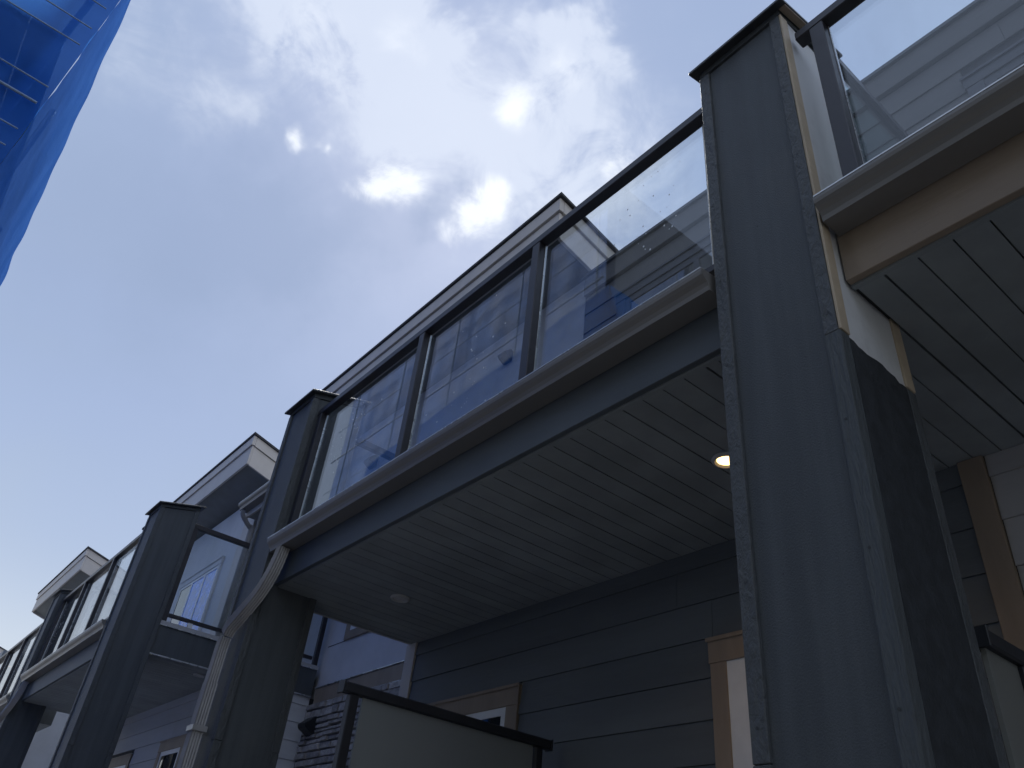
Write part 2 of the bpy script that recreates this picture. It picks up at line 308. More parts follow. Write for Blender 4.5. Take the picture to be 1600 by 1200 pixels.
# ------------------------------------------------------------------ builders
YF, YB_ = 1.68, 2.08           # column front and back
CS = .25                       # slope of the column caps
def column(parent, xr, z0, dz, finished=True, w=.40):
    xl = xr-w; ft = 4.725+dz
    core = box('column', xl+.012, xr-.012, YF+.012, YB_-.012, z0, ft+.002, PAINT, parent, 0, CS*(YB_-YF-.024))
    bw = .048
    def bt(x0, x1, y0, y1, za, zb=None, m=ROUGH):
        zt = ft+CS*(y0-YF) if zb is None else zb
        return box('batten', x0, x1, y0, y1, za, zt, m, core, .002, CS*(y1-y0) if zb is None else 0)
    split = z0+1.45
    for a, b in ((z0, split), (split+.002, None)):
        bt(xl, xl+bw, YF, YF+bw, a, b); bt(xl, xl+bw, YB_-bw, YB_, a, b)
    if finished:
        for a, b in ((z0, split+.4), (split+.402, None)):
            bt(xr-bw, xr, YF, YF+bw, a, b); bt(xr-bw, xr, YB_-bw, YB_, a, b)
    else:
        zp = 3.09
        bt(xr-bw, xr-.006, YF, YF+.040, zp, None, ROUGH)
        bt(xr-bw, xr, YF, YF+bw, z0, zp, ROUGHV); bt(xr-bw, xr, YB_-bw, YB_, z0, zp-.02, ROUGH)
        box('trim_board', xr-.0055, xr+.003, YF+.004, YF+.05, zp+.003, 4.73, CREAM, core, .0015)
        box('trim_board', xr-.014, xr+.002, YB_-.05, YB_, zp-.015, 4.81, CREAM, core, .0015)
        box('unpainted_panel', xr-.0118, xr-.005, YF+.0505, YB_-.0505, zp-.06, 4.745, WHITEP, core)
        # torn building paper lapping the panel foot
        ys = [YF+.05+i*(YB_-YF-.1)/14 for i in range(15)]
        top = [zp-.004+random.uniform(-.0025, .0025)-.010*math.sin(i*.45)**2-(.014 if i > 11 else 0) for i in range(15)]
        prof = [(ys[0], z0+.02)]+list(zip(ys, top))+[(ys[-1], z0+.02)]
        prism('building_paper', prof, xr-.0045, xr-.001, 'x', PAPER, core)
    if not finished:
        for k in range(11):
            for xx in (xl+.022, xr-.030): cyl('nail_head', (xx, YF-.0012, 1.0+k*.36), (xx, YF+.004, 1.0+k*.36), .0042, CAPM, core, 8)
        for k in range(6):
            xx = xl+.08+.05*((k*3) % 5); cyl('nail_head', (xx, YF+.0108, 1.2+k*.62), (xx, YF+.016, 1.2+k*.62), .003, CAPM, core, 6)
    # sloped metal cap with a turned-down edge
    o = .036; yf, yb = YF-o, YB_+o
    def zz(y): return ft+.046+CS*(y-yf)
    v = []
    for z_off in (-.018, 0):
        v += [(xl-o+.006, yf, zz(yf)+z_off), (xr+o, yf, zz(yf)+z_off), (xr+o, yb, zz(yb)+z_off), (xl-o+.006, yb, zz(yb)+z_off)]
    link('cap', v, BF, CAPM, core, .003)
    v = []
    for z_off in (-.050, -.0185):
        q = -.002
        v += [(xl-q, YF-q, zz(YF-q)+z_off), (xr+q, YF-q, zz(YF-q)+z_off), (xr+q, YB_+q, zz(YB_+q)+z_off), (xl-q, YB_+q, zz(YB_+q)+z_off)]
    link('cap_bed_board', v, BF, PAINT, core)
    if not finished:
        v = []
        for z_off in (-.026, -.0185): v += [(xr+.004, YF, zz(YF)+z_off), (xr+o-.004, YF, zz(YF)+z_off), (xr+o-.004, YB_, zz(YB_)+z_off), (xr+.004, YB_, zz(YB_)+z_off)]
        link('cap_soffit_board', v, BF, TAN, core)
    return core
GP = [(1.768, 3.600), (1.768, 3.510), (1.678, 3.510), (1.674, 3.527), (1.666, 3.541), (1.652, 3.552), (1.643, 3.563), (1.640, 3.576), (1.640, 3.588), (1.650, 3.588), (1.650, 3.578), (1.658, 3.562), (1.674, 3.550), (1.684, 3.520), (1.763, 3.516), (1.763, 3.600)]
GE = [(1.7675, 3.5995)]+[(p[0], p[1]) for p in GP[1:9]]
def gutter(parent, x0, x1, dz, dy=0.0, ends=(1, 1)):
    pr = [(p+dy, q+dz) for p, q in GP]
    gt = prism('gutter', pr, x0, x1, 'x', GUT, parent)
    pe = [(p+dy+(.0005 if p < 1.7 else 0), q+dz-.0004) for p, q in GE]
    if ends[0]: prism('end_cap', pe, x0-.003, x0-.0003, 'x', GUT, gt)
    if ends[1]: prism('end_cap', pe, x1+.0003, x1+.003, 'x', GUT, gt)
    box('drip_or_glint_edge', x0, x1, 1.6385+dy, 1.6505+dy, 3.5885+dz, 3.5935+dz, DRIP, gt)  # pale strip standing in for the sky glint along the gutter lip
    x = x0+.3
    while x < x1:
        box('hanger', x, x+.02, 1.652+dy, 1.762+dy, 3.583+dz, 3.588+dz, DRIP, gt); x += .6
    return gt
def sweep(name, path, hw, hd, m, parent, ribs=6, crimp=None):
    """corrugated rectangular pipe along a path lying near the facade (frame: x across, y outward)"""
    prof = []
    for i in range(ribs*2+1):
        u = -hw+2*hw*i/(ribs*2); prof.append((u, -hd+(0.005 if i % 2 else 0)))
    prof += [(hw-(.004 if i % 2 else 0), -hd+2*hd*i/8) for i in range(1, 8)]+[(hw, hd), (-hw, hd)]+[(-hw+(.004 if i % 2 else 0), hd-2*hd*i/8) for i in range(1, 8)]
    n = len(prof); v = []; P = [Vector(p) for p in path]
    for i, p in enumerate(P):
        t = (P[min(i+1, len(P)-1)]-P[max(i-1, 0)]).normalized()
        yv = Vector((0, 1, 0)); yv = (yv-t*yv.dot(t)).normalized(); xv = yv.cross(t).normalized()
        if xv.x < 0: xv = -xv
        for a, b in prof: v.append(p+(a*xv+b*yv)*(crimp[i] if crimp else 1))
    f = []
    for i in range(len(P)-1):
        for j in range(n): f.append((i*n+j, i*n+(j+1) % n, (i+1)*n+(j+1) % n, (i+1)*n+j))
    f += [tuple(range(n)), tuple(range(len(P)*n-1, (len(P)-1)*n-1, -1))]
    return link(name, v, f, m, parent)
def catmull(pts, k=5):
    P = [Vector(p) for p in pts]; P = [2*P[0]-P[1]]+P+[2*P[-1]-P[-2]]; out = []
    for i in range(1, len(P)-2):
        for s in range(k):
            t = s/k; a, b, c, d = P[i-1], P[i], P[i+1], P[i+2]
            out.append(.5*((2*b)+(-a+c)*t+(2*a-5*b+4*c-d)*t*t+(-a+3*b-3*c+d)*t**3))
    out.append(P[-2]); return out
def downspout(parent, dx, dz, zb):
    ds = sweep('downspout', [(-4.912+dx, 1.632, 2.99+dz), (-4.922+dx, 1.632, 2.93+dz), (-4.925+dx, 1.632, 2.70+dz)], .033, .029, DSP, parent)
    el = catmull([(-4.565+dx, 1.705, 3.508+dz), (-4.575+dx, 1.70, 3.44+dz), (-4.60+dx, 1.69, 3.34+dz), (-4.655+dx, 1.672, 3.23+dz), (-4.76+dx, 1.65, 3.13+dz), (-4.865+dx, 1.637, 3.06+dz), (-4.905+dx, 1.634, 3.01+dz)], 6)
    n = len(el); cr = [1+(.055 if (i % 2 and (6 < i < 16 or 22 < i < 33)) else 0) for i in range(n)]
    sweep('elbow', el, .035, .031, DSP, ds, crimp=cr)
    sweep('lower_pipe', [(-4.925+dx, 1.632, 2.72+dz), (-4.925+dx, 1.632, 2.2+dz), (-4.925+dx, 1.632, zb)], .036, .032, DSP, ds)
    for z in (2.45, 1.4): box('strap', -4.975+dx, -4.875+dx, 1.592, 1.679, z+dz, z+dz+.03, DSP, ds)
    return ds
def railing(parent, x0, x1, posts, dz, glass_ends=None, y0=1.74):
    tr = box('railing', x0, x1, y0, y0+.055, 4.590+dz, 4.637+dz, RAILM, parent, .004)
    box('bottom_rail', x0+.01, x1-.01, y0+.008, y0+.042, 3.67+dz, 3.70+dz, RAILM, tr, .002)
    for p in posts: box('post', p-.004, p+.052, y0+.001, y0+.054, 3.60+dz, 4.589+dz, RAILM, tr, .003)
    e = glass_ends or (x0, x1)
    xs = [e[0]]+[q for p in posts for q in (p, p+.05)]+[e[1]]
    pairs = [(xs[i], xs[i+1]) for i in range(0, len(xs), 2)]
    for a, b in pairs:
        if b-a < .12: continue
        gp = box('glass_pane', a+.006, b-.006, y0+.044, y0+.052, 3.702+dz, 4.588+dz, GLASS, tr)
        for q in (a+.003, b-.0055): box('glazing_bead', q, q+.0025, y0+.042, y0+.053, 3.702+dz, 4.588+dz, DRIP, tr)
        random.seed(int(abs(a)*1000)); drops(tr, a, b, y0+.044, 3.75+dz, 4.5+dz)
    return tr
def drops(pane, a, b, y, z0, z1):
    bm = []; F = []; n = 26
    cx, cz = random.uniform(a+.2, b-.2), random.uniform(z0+.25, z1-.2)
    for _ in range(n):
        x = min(max(random.gauss(cx, .13), a+.03), b-.03); z = min(max(random.gauss(cz, .14), z0), z1); r = random.choice((.0022, .003, .0045))
        k = len(bm)
        for i in range(6): bm.append((x+r*math.cos(i*math.pi/3), y-.0002, z+1.3*r*math.sin(i*math.pi/3)))
        bm.append((x, y-.0022, z-.2*r))
        F += [(k+i, k+(i+1) % 6, k+6) for i in range(6)]
    o = link('water_drops', bm, F, DROP, pane, 0, True); o['kind'] = 'stuff'
DROP = mat('water_drop', (.75, .78, .8), .05, .02, 9, spec=1.0)
def siding(wall, axis, a0, a1, zs, face, m, openings=(), out=-1, lapt=.014):
    """lap planks on a wall: axis 'x' (faces -y at y=face) or 'y' (faces +x at x=face)"""
    for i in range(len(zs)-1):
        zb, zt = zs[i], zs[i+1]; spans = [(a0, a1)]
        for (oa, ob, oz0, oz1) in openings:
            if oz1 <= zb+.002 or oz0 >= zt-.002: continue
            ns = []
            for (p, q) in spans:
                if ob <= p or oa >= q: ns.append((p, q)); continue
                if oa > p: ns.append((p, oa))
                if ob < q: ns.append((ob, q))
            spans = ns
        for p, q in spans:
            if q-p < .02: continue
            cuts = [p]
            while q-cuts[-1] > 3.7: cuts.append(cuts[-1]+random.uniform(2.2, 3.4))
            cuts.append(q)
            for k in range(len(cuts)-1):
                s, e = cuts[k]+.001, cuts[k+1]-.001
                pr = [(face, zt-.0005), (face+out*.005, zt-.0005), (face+out*lapt, zb+.001), (face, zb+.001)]
                prism('siding_plank', pr, s, e, axis, m, wall)
def courses(z_ref, z_lo, z_hi):
    z = z_ref
    while z > z_lo: z -= .18
    out = [z_lo] if z_lo > z+.03 else []
    while z < z_hi-.02:
        if z >= z_lo-.001: out.append(z)
        z += .18
    return out+[z_hi]
def soffit(deck, x0, x1, y0, y1, z, step=.1, start=None):
    x = start if start is not None else x1
    i = 0
    while x > x0+.01:
        xa = max(x-step, x0); g0 = .0042 if i % 4 else .0066
        top = z+.016
        pr = [(xa+.0008, z), (x-g0, z), (x-g0, top), (xa+.0008, top)]
        prism('soffit_plank', pr, y0, y1, 'y', SOF, deck)
        x -= step; i += 1
def window(parent, x0, x1, z0, z1, y, mull=(), trim=.10, tm=None, frame=.045, sill=True, head=.11, hor=(), fm=None, film=()):
    """x0..x1, z0..z1 is the outside of the trim; faces -y"""
    tm = tm or TAN; WF = fm or WFRM
    ix0, ix1, iz1 = x0+trim, x1-trim, z1-head; iz0 = z0+(trim if sill else 0)
    fr = box('window', ix0, ix0+frame, y-.016, y+.03, iz0, iz1, WF, parent)
    box('frame', ix1-frame, ix1, y-.016, y+.03, iz0, iz1, WF, fr)
    box('frame', ix0+frame, ix1-frame, y-.016, y+.03, iz1-frame, iz1, WF, fr)
    box('frame', ix0+frame, ix1-frame, y-.016, y+.03, iz0, iz0+frame, WF, fr)
    for q in mull: box('mullion', q-.022, q+.022, y-.0155, y+.029, iz0+frame, iz1-frame, WF, fr)
    for q in hor: box('glazing_bar', ix0+frame, ix1-frame, y-.012, y+.028, q-.02, q+.02, WF, fr)
    xs = [ix0+frame]+[v for q in mull for v in (q-.022, q+.022)]+[ix1-frame]
    for i in range(0, len(xs), 2): box('pane', xs[i], xs[i+1], y-.009, y-.003, iz0+frame, iz1-frame, FILM if i//2 in film else WGL, fr)
    box('trim_board', x0, ix0, y-.022, y+.004, z0, iz1, tm, fr, .002); box('trim_board', ix1, x1, y-.022, y+.004, z0, iz1, tm, fr, .002)
    box('header_board', x0-.006, x1+.006, y-.025, y+.004, iz1, z1, tm, fr, .002)
    if sill: box('sill_board', ix0, ix1, y-.024, y+.004, z0, iz0, tm, fr, .002)
    box('head_flashing', x0-.012, x1+.012, y-.032, y+.003, z1+.0005, z1+.006, DRIP, fr); box('head_flashing', x0-.012, x1+.012, y-.034, y-.0322, z1-.012, z1+.006, tm, fr)
    return fr
def roof(parent, x0, x1, yf, zt, depth=5.0, sl=.283, ends=(1, 1), wall_y=2.985):
    """mono-pitch roof falling to the back; zt = top of the front fascia"""
    def Z(y): return zt-sl*(y-yf)
    hb = .265; ht = .13; yb = yf+depth
    v = []
    for off in (-.36, -.06): v += [(x0+.03, yf+.03, Z(yf+.03)+off), (x1-.03, yf+.03, Z(yf+.03)+off), (x1-.03, yb, Z(yb)+off), (x0+.03, yb, Z(yb)+off)]
    rf = link('roof', v, BF, ROOFSOF, parent)
    # front boards
    box('fascia_board', x0, x1, yf, yf+.028, zt-.012-ht-hb, zt-.012-ht-.006, FASC, rf, .002)
    box('fascia_board', x0-.018, x1+.018, yf-.020, yf+.026, zt-.012-ht, zt-.012, FASC, rf, .002)
    for e, xe, s in ((ends[0], x0, -1), (ends[1], x1, 1)):
        if not e: continue
        for (a, b, th, oy) in ((-.012-ht-hb, -.012-ht-.006, .028, .029), (-.012-ht, -.012, .046, .027)):
            xo = xe-.028*s if th < .03 else xe-.026*s; xi = xo+th*s
            y = yf+oy; v = []
            segs = [(y, yf+1.9), (yf+1.904, yf+3.6), (yf+3.604, yb)]
            for ya, yc in segs:
                xa, xb = sorted((xo, xi))
                v = [(xa, ya, Z(ya)+a), (xb, ya, Z(ya)+a), (xb, yc, Z(yc)+a), (xa, yc, Z(yc)+a), (xa, ya, Z(ya)+b), (xb, ya, Z(ya)+b), (xb, yc, Z(yc)+b), (xa, yc, Z(yc)+b)]
                link('fascia_board', v, BF, FASC, rf, .002)
    v = []
    ov = .035
    for off in (-.011, .016): v += [(x0-ov-.01, yf-ov, Z(yf-ov)+off), (x1+ov+.01, yf-ov, Z(yf-ov)+off), (x1+ov+.01, yb, Z(yb)+off), (x0-ov-.01, yb, Z(yb)+off)]
    link('shingle_sheet', v, BF, ROOFM, rf)
    return rf

# ------------------------------------------------------------------ near building A
A = empty('townhouse', (-2, 2.6, .55), 'near charcoal townhouse with balcony over two patios, thick columns and glass railings', 'townhouse')
WY = 2.985; SZ = 3.325
wA = box('wall', -4.90, 5.0, WY, WY+.2, .55, 3.60, SOFD, A)
openA = [(-4.72, -3.667, 1.35, 2.855), (-2.30, -1.38, .60, 2.855)]
siding(wA, 'x', -4.875, -1.056, courses(3.23, .56, SZ-.001), WY, SIDD, openA)
siding(wA, 'x', -.956, 4.9, courses(3.23, .56, SZ-.001), WY, SIDG)
box('corner_board', -5.0, -4.877, WY-.022, WY+.10, .56, SZ-.002, FASC, wA, .003)
box('trim_board', -1.054, -.958, WY-.024, WY-.0005, .56, SZ-.002, TAN, wA, .003)
window(A, -4.72, -3.667, 1.35, 2.855, WY-.004, (), .105, hor=(2.60,))
window(A, -2.30, -1.38, .60, 2.855, WY-.004, (), .088, sill=False, frame=.13)
box('side_wall', -4.90, -4.70, WY+.2, 9.5, .55, 3.95, SIDG, A)
# deck and soffit of both balconies
dk = box('balcony_deck', -4.945, 5.0, 1.800, WY+.19, SZ+.017, 3.598, SOFD, A)
soffit(dk, -4.945, -1.21, 1.818, WY-.001, SZ, start=-1.362+.0)
soffit(dk, -1.361, -.79, YB_+.003, WY-.001, SZ, start=-.79); soffit(dk, -1.36, -1.21, 1.818, YB_, SZ, start=-1.21)
soffit(dk, -.789, 4.9, 1.818, WY-.001, SZ, start=4.9)
for a, b in ((-4.728, -1.202), (-.798, 4.9)):
    bm_ = box('beam', a, b, 1.772, 1.799, SZ+.004, 3.598, BEAM if a < -2 else BEAMT, A, .002)
    box('edge_channel', a, b, 1.7995, 1.819, SZ-.003, SZ+.02, SOF, bm_)
box('side_fascia', -4.975, -4.9455, YB_+.002, WY-.02, SZ-.003, 3.60, FASC, A, .002)
box('side_fascia', -4.945, -4.93, YB_+.002, WY-.02, SZ-.006, SZ+.016, SOF, A)
box('deck_membrane', -4.945, 5.0, 1.80, WY, 3.5985, 3.612, CONC, A)
column(A, -4.73, .55, 0); column(A, -.80, .55, 0, finished=False); column(A, 3.4, .55, 0)
gutter(A, -4.706, -1.226, 0); gutter(A, -.784, 3.0, 0)
downspout(A, 0, 0, .60)
railing(A, -4.728, -1.202, (-4.705, -3.405, -2.352), 0, (-4.70, -1.272))
railing(A, -.785, 2.99, (-.722, .5, 1.7), 0, (-.785, 2.9))
# side guard of the near balcony
sg = box('side_railing', -4.95, -4.90, YB_+.003, WY-.02, 4.64, 4.69, RAILM, A, .003)
box('glass_pane', -4.929, -4.921, YB_+.06, WY-.07, 3.70, 4.639, GLASS, sg); box('post', -4.945, -4.905, WY-.069, WY-.025, 3.61, 4.639, RAILM, sg, .002)
# tinted divider between the two balconies
dv = box('balcony_divider', -.845, -.80, YB_+.004, WY-.02, 4.915, 4.965, RAILM, A, .003)
box('tinted_pane', -.826, -.818, YB_+.03, WY-.07, 3.68, 4.9145, GLASST, dv); box('post', -.842, -.802, WY-.069, WY-.025, 3.613, 4.9145, RAILM, dv, .002)
# upper storey
wU = box('upper_wall', -4.95, -3.30, WY, WY+.2, 3.613, 5.84, PANA, A)
box('wall_return', -7.2, -4.951, WY+.0, WY+.2, 4.78, 5.84, PANA, A)
box('wall_return_soffit', -7.2, -4.951, WY+.201, 3.899, 4.78, 4.83, SOF, A)
wR = box('upper_wall_right', -3.299, 5.0, WY+.002, WY+.2, 3.613, 5.80, SOFD, A)
opU = [(-2.95, -1.55, 3.70, 5.42), (-.55, 1.3, 3.7, 5.35)]
siding(wR, 'x', -3.29, 4.9, courses(3.65, 3.615, 5.62), WY+.001, SIDB, opU)
window(A, -2.95, -1.55, 3.70, 5.42, WY-.003, (-2.25,), .08, RAILM, sill=False, frame=.05, head=.08, fm=RAILM)
window(A, -.55, 1.3, 3.70, 5.35, WY-.003, (.38,), .08, RAILM, sill=False, frame=.05, head=.08, fm=RAILM)
pf = box('parapet_fascia', -3.29, 5.0, WY-.03, WY-.001, 5.63, 5.80, SIDB, A, .002); box('parapet_flashing', -3.295, 5.0, WY-.05, WY+.25, 5.8005, 5.825, CAPM, pf)
box('upper_side_wall', -3.5, -3.301, WY+.2, 7.4, 3.7, 5.6, PANL, A)
box('back_wall', -7.2, 5.0, 7.6, 7.8, .55, 4.9, PANG, A)
roof(A, -7.5, -3.22, 2.6, 6.368)

# ------------------------------------------------------------------ recessed link between the buildings
K = empty('link_house', (-7, 4, .55), 'recessed pale wall with beige band and ledge stone, seen between the two townhouses', 'house')
KY = 3.9
kw = box('wall', -9.18, -4.71, KY, KY+.2, .55, 5.62, PANL, K)
box('belly_band', -8.26, -4.92, KY-.03, KY-.0005, 3.527, 3.697, TAN, kw, .003); box('band_flashing', -8.26, -4.92, KY-.045, KY-.0005, 3.6975, 3.705, DRIP, kw)
box('band_foot_flashing', -8.26, -4.92, KY-.05, KY-.0005, 3.519, 3.5265, DRIP, kw)
box('panel_joint', -8.26, -7.88, KY-.003, KY-.0005, 4.148, 4.156, JOINT, kw); box('panel_joint', -6.4, -4.92, KY-.003, KY-.0005, 4.148, 4.156, JOINT, kw)
window(K, -7.88, -6.55, 4.15, 5.3, KY-.004, (-7.2,), .09)
sb = box('stone_backing', -8.26, -4.92, KY-.05, KY-.0005, .56, 3.5185, MORT, K)
random.seed(11); z = 3.515
rows = 0
while z > 2.1:
    h = random.choice((.04, .05, .06, .07, .09)); x = -8.255+random.uniform(-.1, 0); 
    while x < -5.6:
        w = random.uniform(.10, .36); a, b = max(x, -8.255), x+w
        if b-a > .03:
            pr = random.uniform(.0, .03); j = .0035
            v = []
            for yy, s in ((KY-.0505, 0), (KY-.075-pr, .006)):
                r = lambda: random.uniform(-.003, .003) if s else random.uniform(-.001, .001)
                v += [(a+j+s+r(), yy, z-h+j+s+r()), (b-j-s+r(), yy, z-h+j+s+r()), (b-j-s+r(), yy+r(), z-j-s+r()), (a+j+s+r(), yy+r(), z-j-s+r())]
            link('stone', v, [(0, 1, 2, 3), (7, 6, 5, 4), (0, 4, 5, 1), (1, 5, 6, 2), (2, 6, 7, 3), (3, 7, 4, 0)], STONE, sb)
        x += w
    z -= h
# low eave across the gap
le = box('low_eave', -9.14, -7.21, 2.86, KY+.6, 5.63, 5.80, SOF, K); box('fascia_board', -9.14, -7.21, 2.832, 2.859, 5.60, 5.80, FASC, le, .002)
gutter(K, -9.13, -7.22, 2.16, dy=1.062)
sweep('downspout', catmull([(-9.075, 2.765, 5.67), (-9.08, 2.78, 5.61), (-9.085, 2.85, 5.54), (-9.09, 2.92, 5.48), (-9.09, 2.93, 5.40), (-9.10, 2.93, 3.95)], 4), .024, .02, DSP, K)

# ------------------------------------------------------------------ building B
DZ = .285; DX = -7.48
B = empty('townhouse', (-11, 2.6, .85), 'second charcoal townhouse beyond the downspout, its balcony guarded by glass on two sides', 'townhouse')
XR = -8.26
SB = SZ+DZ
wB = box('wall', -12.45, -8.32, WY, WY+.2, .85, 3.6+DZ, SOFD, B)
opB = [(-9.95, -9.16, .9, 3.135), (-12.0, -10.95, 1.7, 3.10)]
siding(wB, 'x', -12.44, -8.34, courses(3.23+DZ, .86, SB-.001), WY, SIDG, opB)
window(B, -9.95, -9.16, .9, 3.135, WY-.004, (), .09, sill=False); window(B, -12.0, -10.95, 1.7, 3.10, WY-.004, (), .09)
sw = box('side_wall', -8.5, -8.319, WY+.201, KY-.001, .85, 3.6, SOFD, B)
siding(sw, 'y', WY+.0, KY-.052, courses(3.335-.18*13, .86, SB-.002), -8.318, SIDL, out=1)
box('corner_board', -8.34, -8.303, WY-.022, WY-.0005, .86, SB-.002, FASC, sw, .002)
dB = box('balcony_deck', -12.44, -8.31, 1.80, KY-.055, SB+.017, 3.598+DZ, SOFD, B)
soffit(dB, -12.44, -8.665, 1.818, WY-.001, SB, start=-8.665); soffit(dB, -8.664, -8.31, YB_+.003, WY-.001, SB, start=-8.31)
bb = box('beam', -12.26, -8.662, 1.772, 1.799, SB+.004, 3.598+DZ, BEAM, B, .002); box('edge_channel', -12.26, -8.662, 1.7995, 1.817, SB-.003, SB+.02, SOF, bb)
sf = box('side_fascia', -8.3095, -8.285, YB_+.002, KY-.056, SB+.003, 3.60+DZ, PAINT, B, .002)
box('drip_or_glint_edge', -8.311, -8.278, YB_+.002, KY-.056, SB-.006, SB+.0025, DRIP, sf); box('drip_or_glint_edge', -8.311, -8.270, YB_+.002, KY-.056, 3.8855, 3.894, DRIP, sf)
box('deck_edge', -8.31, -8.272, YB_+.002, KY-.056, 3.8945, 3.93, SIDG, sf)
box('deck_membrane', -12.44, -8.31, 1.80, KY-.056, 3.5985+DZ, 3.612+DZ, CONC, B)
column(B, XR, .85, DZ); column(B, -12.27, .85, DZ)
gutter(B, -12.24, -8.69, DZ+.02); downspout(B, -7.53, DZ+.02, .9)
railing(B, -12.266, -8.664, (-12.24, -11.15, -9.95), DZ+.035, (-12.2, -8.72))
sg = box('side_railing', -8.335, -8.285, YB_+.003, KY-.08, 4.93, 4.98, RAILM, B, .003)
box('bottom_rail', -8.325, -8.295, YB_+.06, KY-.14, 3.985, 4.02, RAILM, sg, .002)
for ya in (YB_+.004, 3.78): box('post', -8.334, -8.286, ya, ya+.05, 3.93, 4.9295, RAILM, sg, .002)
box('glass_pane', -8.314, -8.306, YB_+.056, 3.778, 4.021, 4.9295, GLASS2, sg)
for ya in (2.35, 2.95, 3.45): box('standoff_block', -8.322, -8.298, ya, ya+.05, 3.931, 3.984, WFRM, sg)
# upper storey of B
uB = box('upper_wall', -12.9, -9.16, WY, WY+.2, 3.6+DZ+.014, 6.06, PANG, B)
box('corner_board', -9.5, -9.159, WY-.022, WY-.0005, 3.9, 6.05, FASC, uB, .003); box('panel_joint', -9.508, -9.502, WY-.003, WY-.0005, 3.9, 6.05, JOINT, uB)
window(B, -11.42, -9.92, 4.3, 5.36, WY-.004, (-10.9, -10.44), .06, PANG, sill=True, head=.09, frame=.035, film=(1, 2))
box('upper_side_wall', -9.36, -9.161, WY+.2, 7.0, 3.9, 5.8, PANL, B)
roof(B, -13.3, -9.0, 2.6, 6.635)
# second balcony of B, left of its far column
d2 = box('balcony_deck', -16.4, -12.70, 1.80, 2.3, 3.47, 3.70, SOF, B)
gutter(B, -16.3, -12.70, .12); railing(B, -16.4, -12.672, (-15.4, -14.2, -13.2), .165)

# ------------------------------------------------------------------ far buildings
Cc = empty('far_townhouse', (-18, 3.5, 1.2), 'pale townhouse with overhanging roof far down the row behind the last column', 'townhouse')
roof(Cc, -19.65, -15.9, 2.31, 6.93, depth=4.0)
box('wall', -19.3, -16.2, 2.72, 6, 1.2, 6.35, PANG, Cc)
window(Cc, -18.6, -17.2, 4.6, 5.9, 2.716, (-17.9,), .08)
box('rear_wing', -30, -14, 4.2, 6, 1.2, 5.6, WHITEP, Cc)
cn = box('entry_canopy', -20.6, -19.31, 2.1, 2.72, 5.45, 5.6, SOF, Cc)
D = empty('distant_townhouse', (-28, 3.5, 1.5), 'farthest pale roof at the left edge of the row', 'townhouse')
roof(D, -34, -26.2, 2.31, 6.93+.25, depth=4.0); box('wall', -33.5, -26.6, 2.75, 6, 1.5, 6.5, PANL, D)

# ------------------------------------------------------------------ patio privacy screens
def screen(x, y0, y1, zb, zt, label, py=None):
    e = empty('privacy_screen', (x, y0, zb), label, 'privacy screen', 'patio privacy screens')
    box('top_rail', x-.024, x+.024, y0-.03, y1+.03, zt-.045, zt, BLK, e, .006)
    for y in (py or (y0+.005, y1-.065)):
        box('post', x-.021, x+.021, y, y+.045, zb, zt-.0455, BLK, e, .004)
    box('rail_end_cap', x-.028, x+.028, y0-.040, y0-.0305, zt-.050, zt+.004, BLK, e, .002); box('rail_end_cap', x-.028, x+.028, y1+.0305, y1+.04, zt-.050, zt+.004, BLK, e, .002)
    box('bottom_rail', x-.02, x+.02, y0+.066, y1-.066, zb+.1, zb+.14, BLK, e, .002)
    box('frosted_pane', x-.006, x+.006, y0+(.075 if not py else -.02), y1-.075, zb+.141, zt-.046, FROST, e)
    return e
screen(-3.3, 1.70, 2.86, .55, 2.50, 'black framed frosted privacy screen standing in the middle of the near patio')
screen(-.80, YB_+.04, 2.86, .55, 2.36, 'black framed frosted privacy screen behind the nearest column, at the right edge', (2.27, 2.795))

# ------------------------------------------------------------------ lamps
def ceiling_light(x, y, z, lit, label):
    e = empty('ceiling_light', (x, y, z), label, 'ceiling light', 'recessed soffit lights')
    n = 32; v = []
    for r, dz in ((.062, 0.0), (.062, -.006), (.057, -.012), (.049, -.014), (.040, -.005), (.040, .0)): v += [(x+r*math.cos(2*math.pi*i/n), y+r*math.sin(2*math.pi*i/n), z+dz) for i in range(n)]
    f = [(k*n+i, k*n+(i+1) % n, ((k+1) % 6)*n+(i+1) % n, ((k+1) % 6)*n+i) for k in range(6) for i in range(n)]
    link('trim_ring', v, f, DISC, e)
    cyl('lens', (x, y, z-.0052), (x, y, z-.001), .0395, LIT if lit else OFF, e, 32)
    if lit:
        ld = bpy.data.lights.new('downlight', 'SPOT'); lo = bpy.data.objects.new('downlight', ld); COL.objects.link(lo)
        ld.energy = 5; ld.spot_size = math.radians(140); ld.spot_blend = .8; ld.color = (1, .62, .28); ld.shadow_soft_size = .05
        lo.parent = e; lo.location = (0, 0, -.017)
    return e
ceiling_light(-1.700, 2.365, SZ, True, 'lit warm recessed light in the balcony soffit beside the nearest column')
ceiling_light(-4.225, 2.40, SZ, False, 'unlit round recessed light in the near balcony soffit by the far end')
ceiling_light(-11.5, 2.40, SB, False, 'unlit round recessed light under the second balcony')
ceiling_light(-8.62, 2.72, SB, False, 'unlit recessed light near the right edge of the second balcony soffit')
ceiling_light(-19.9, 2.40, 5.45, True, 'tiny lit lamp glowing at the far left edge of the row')
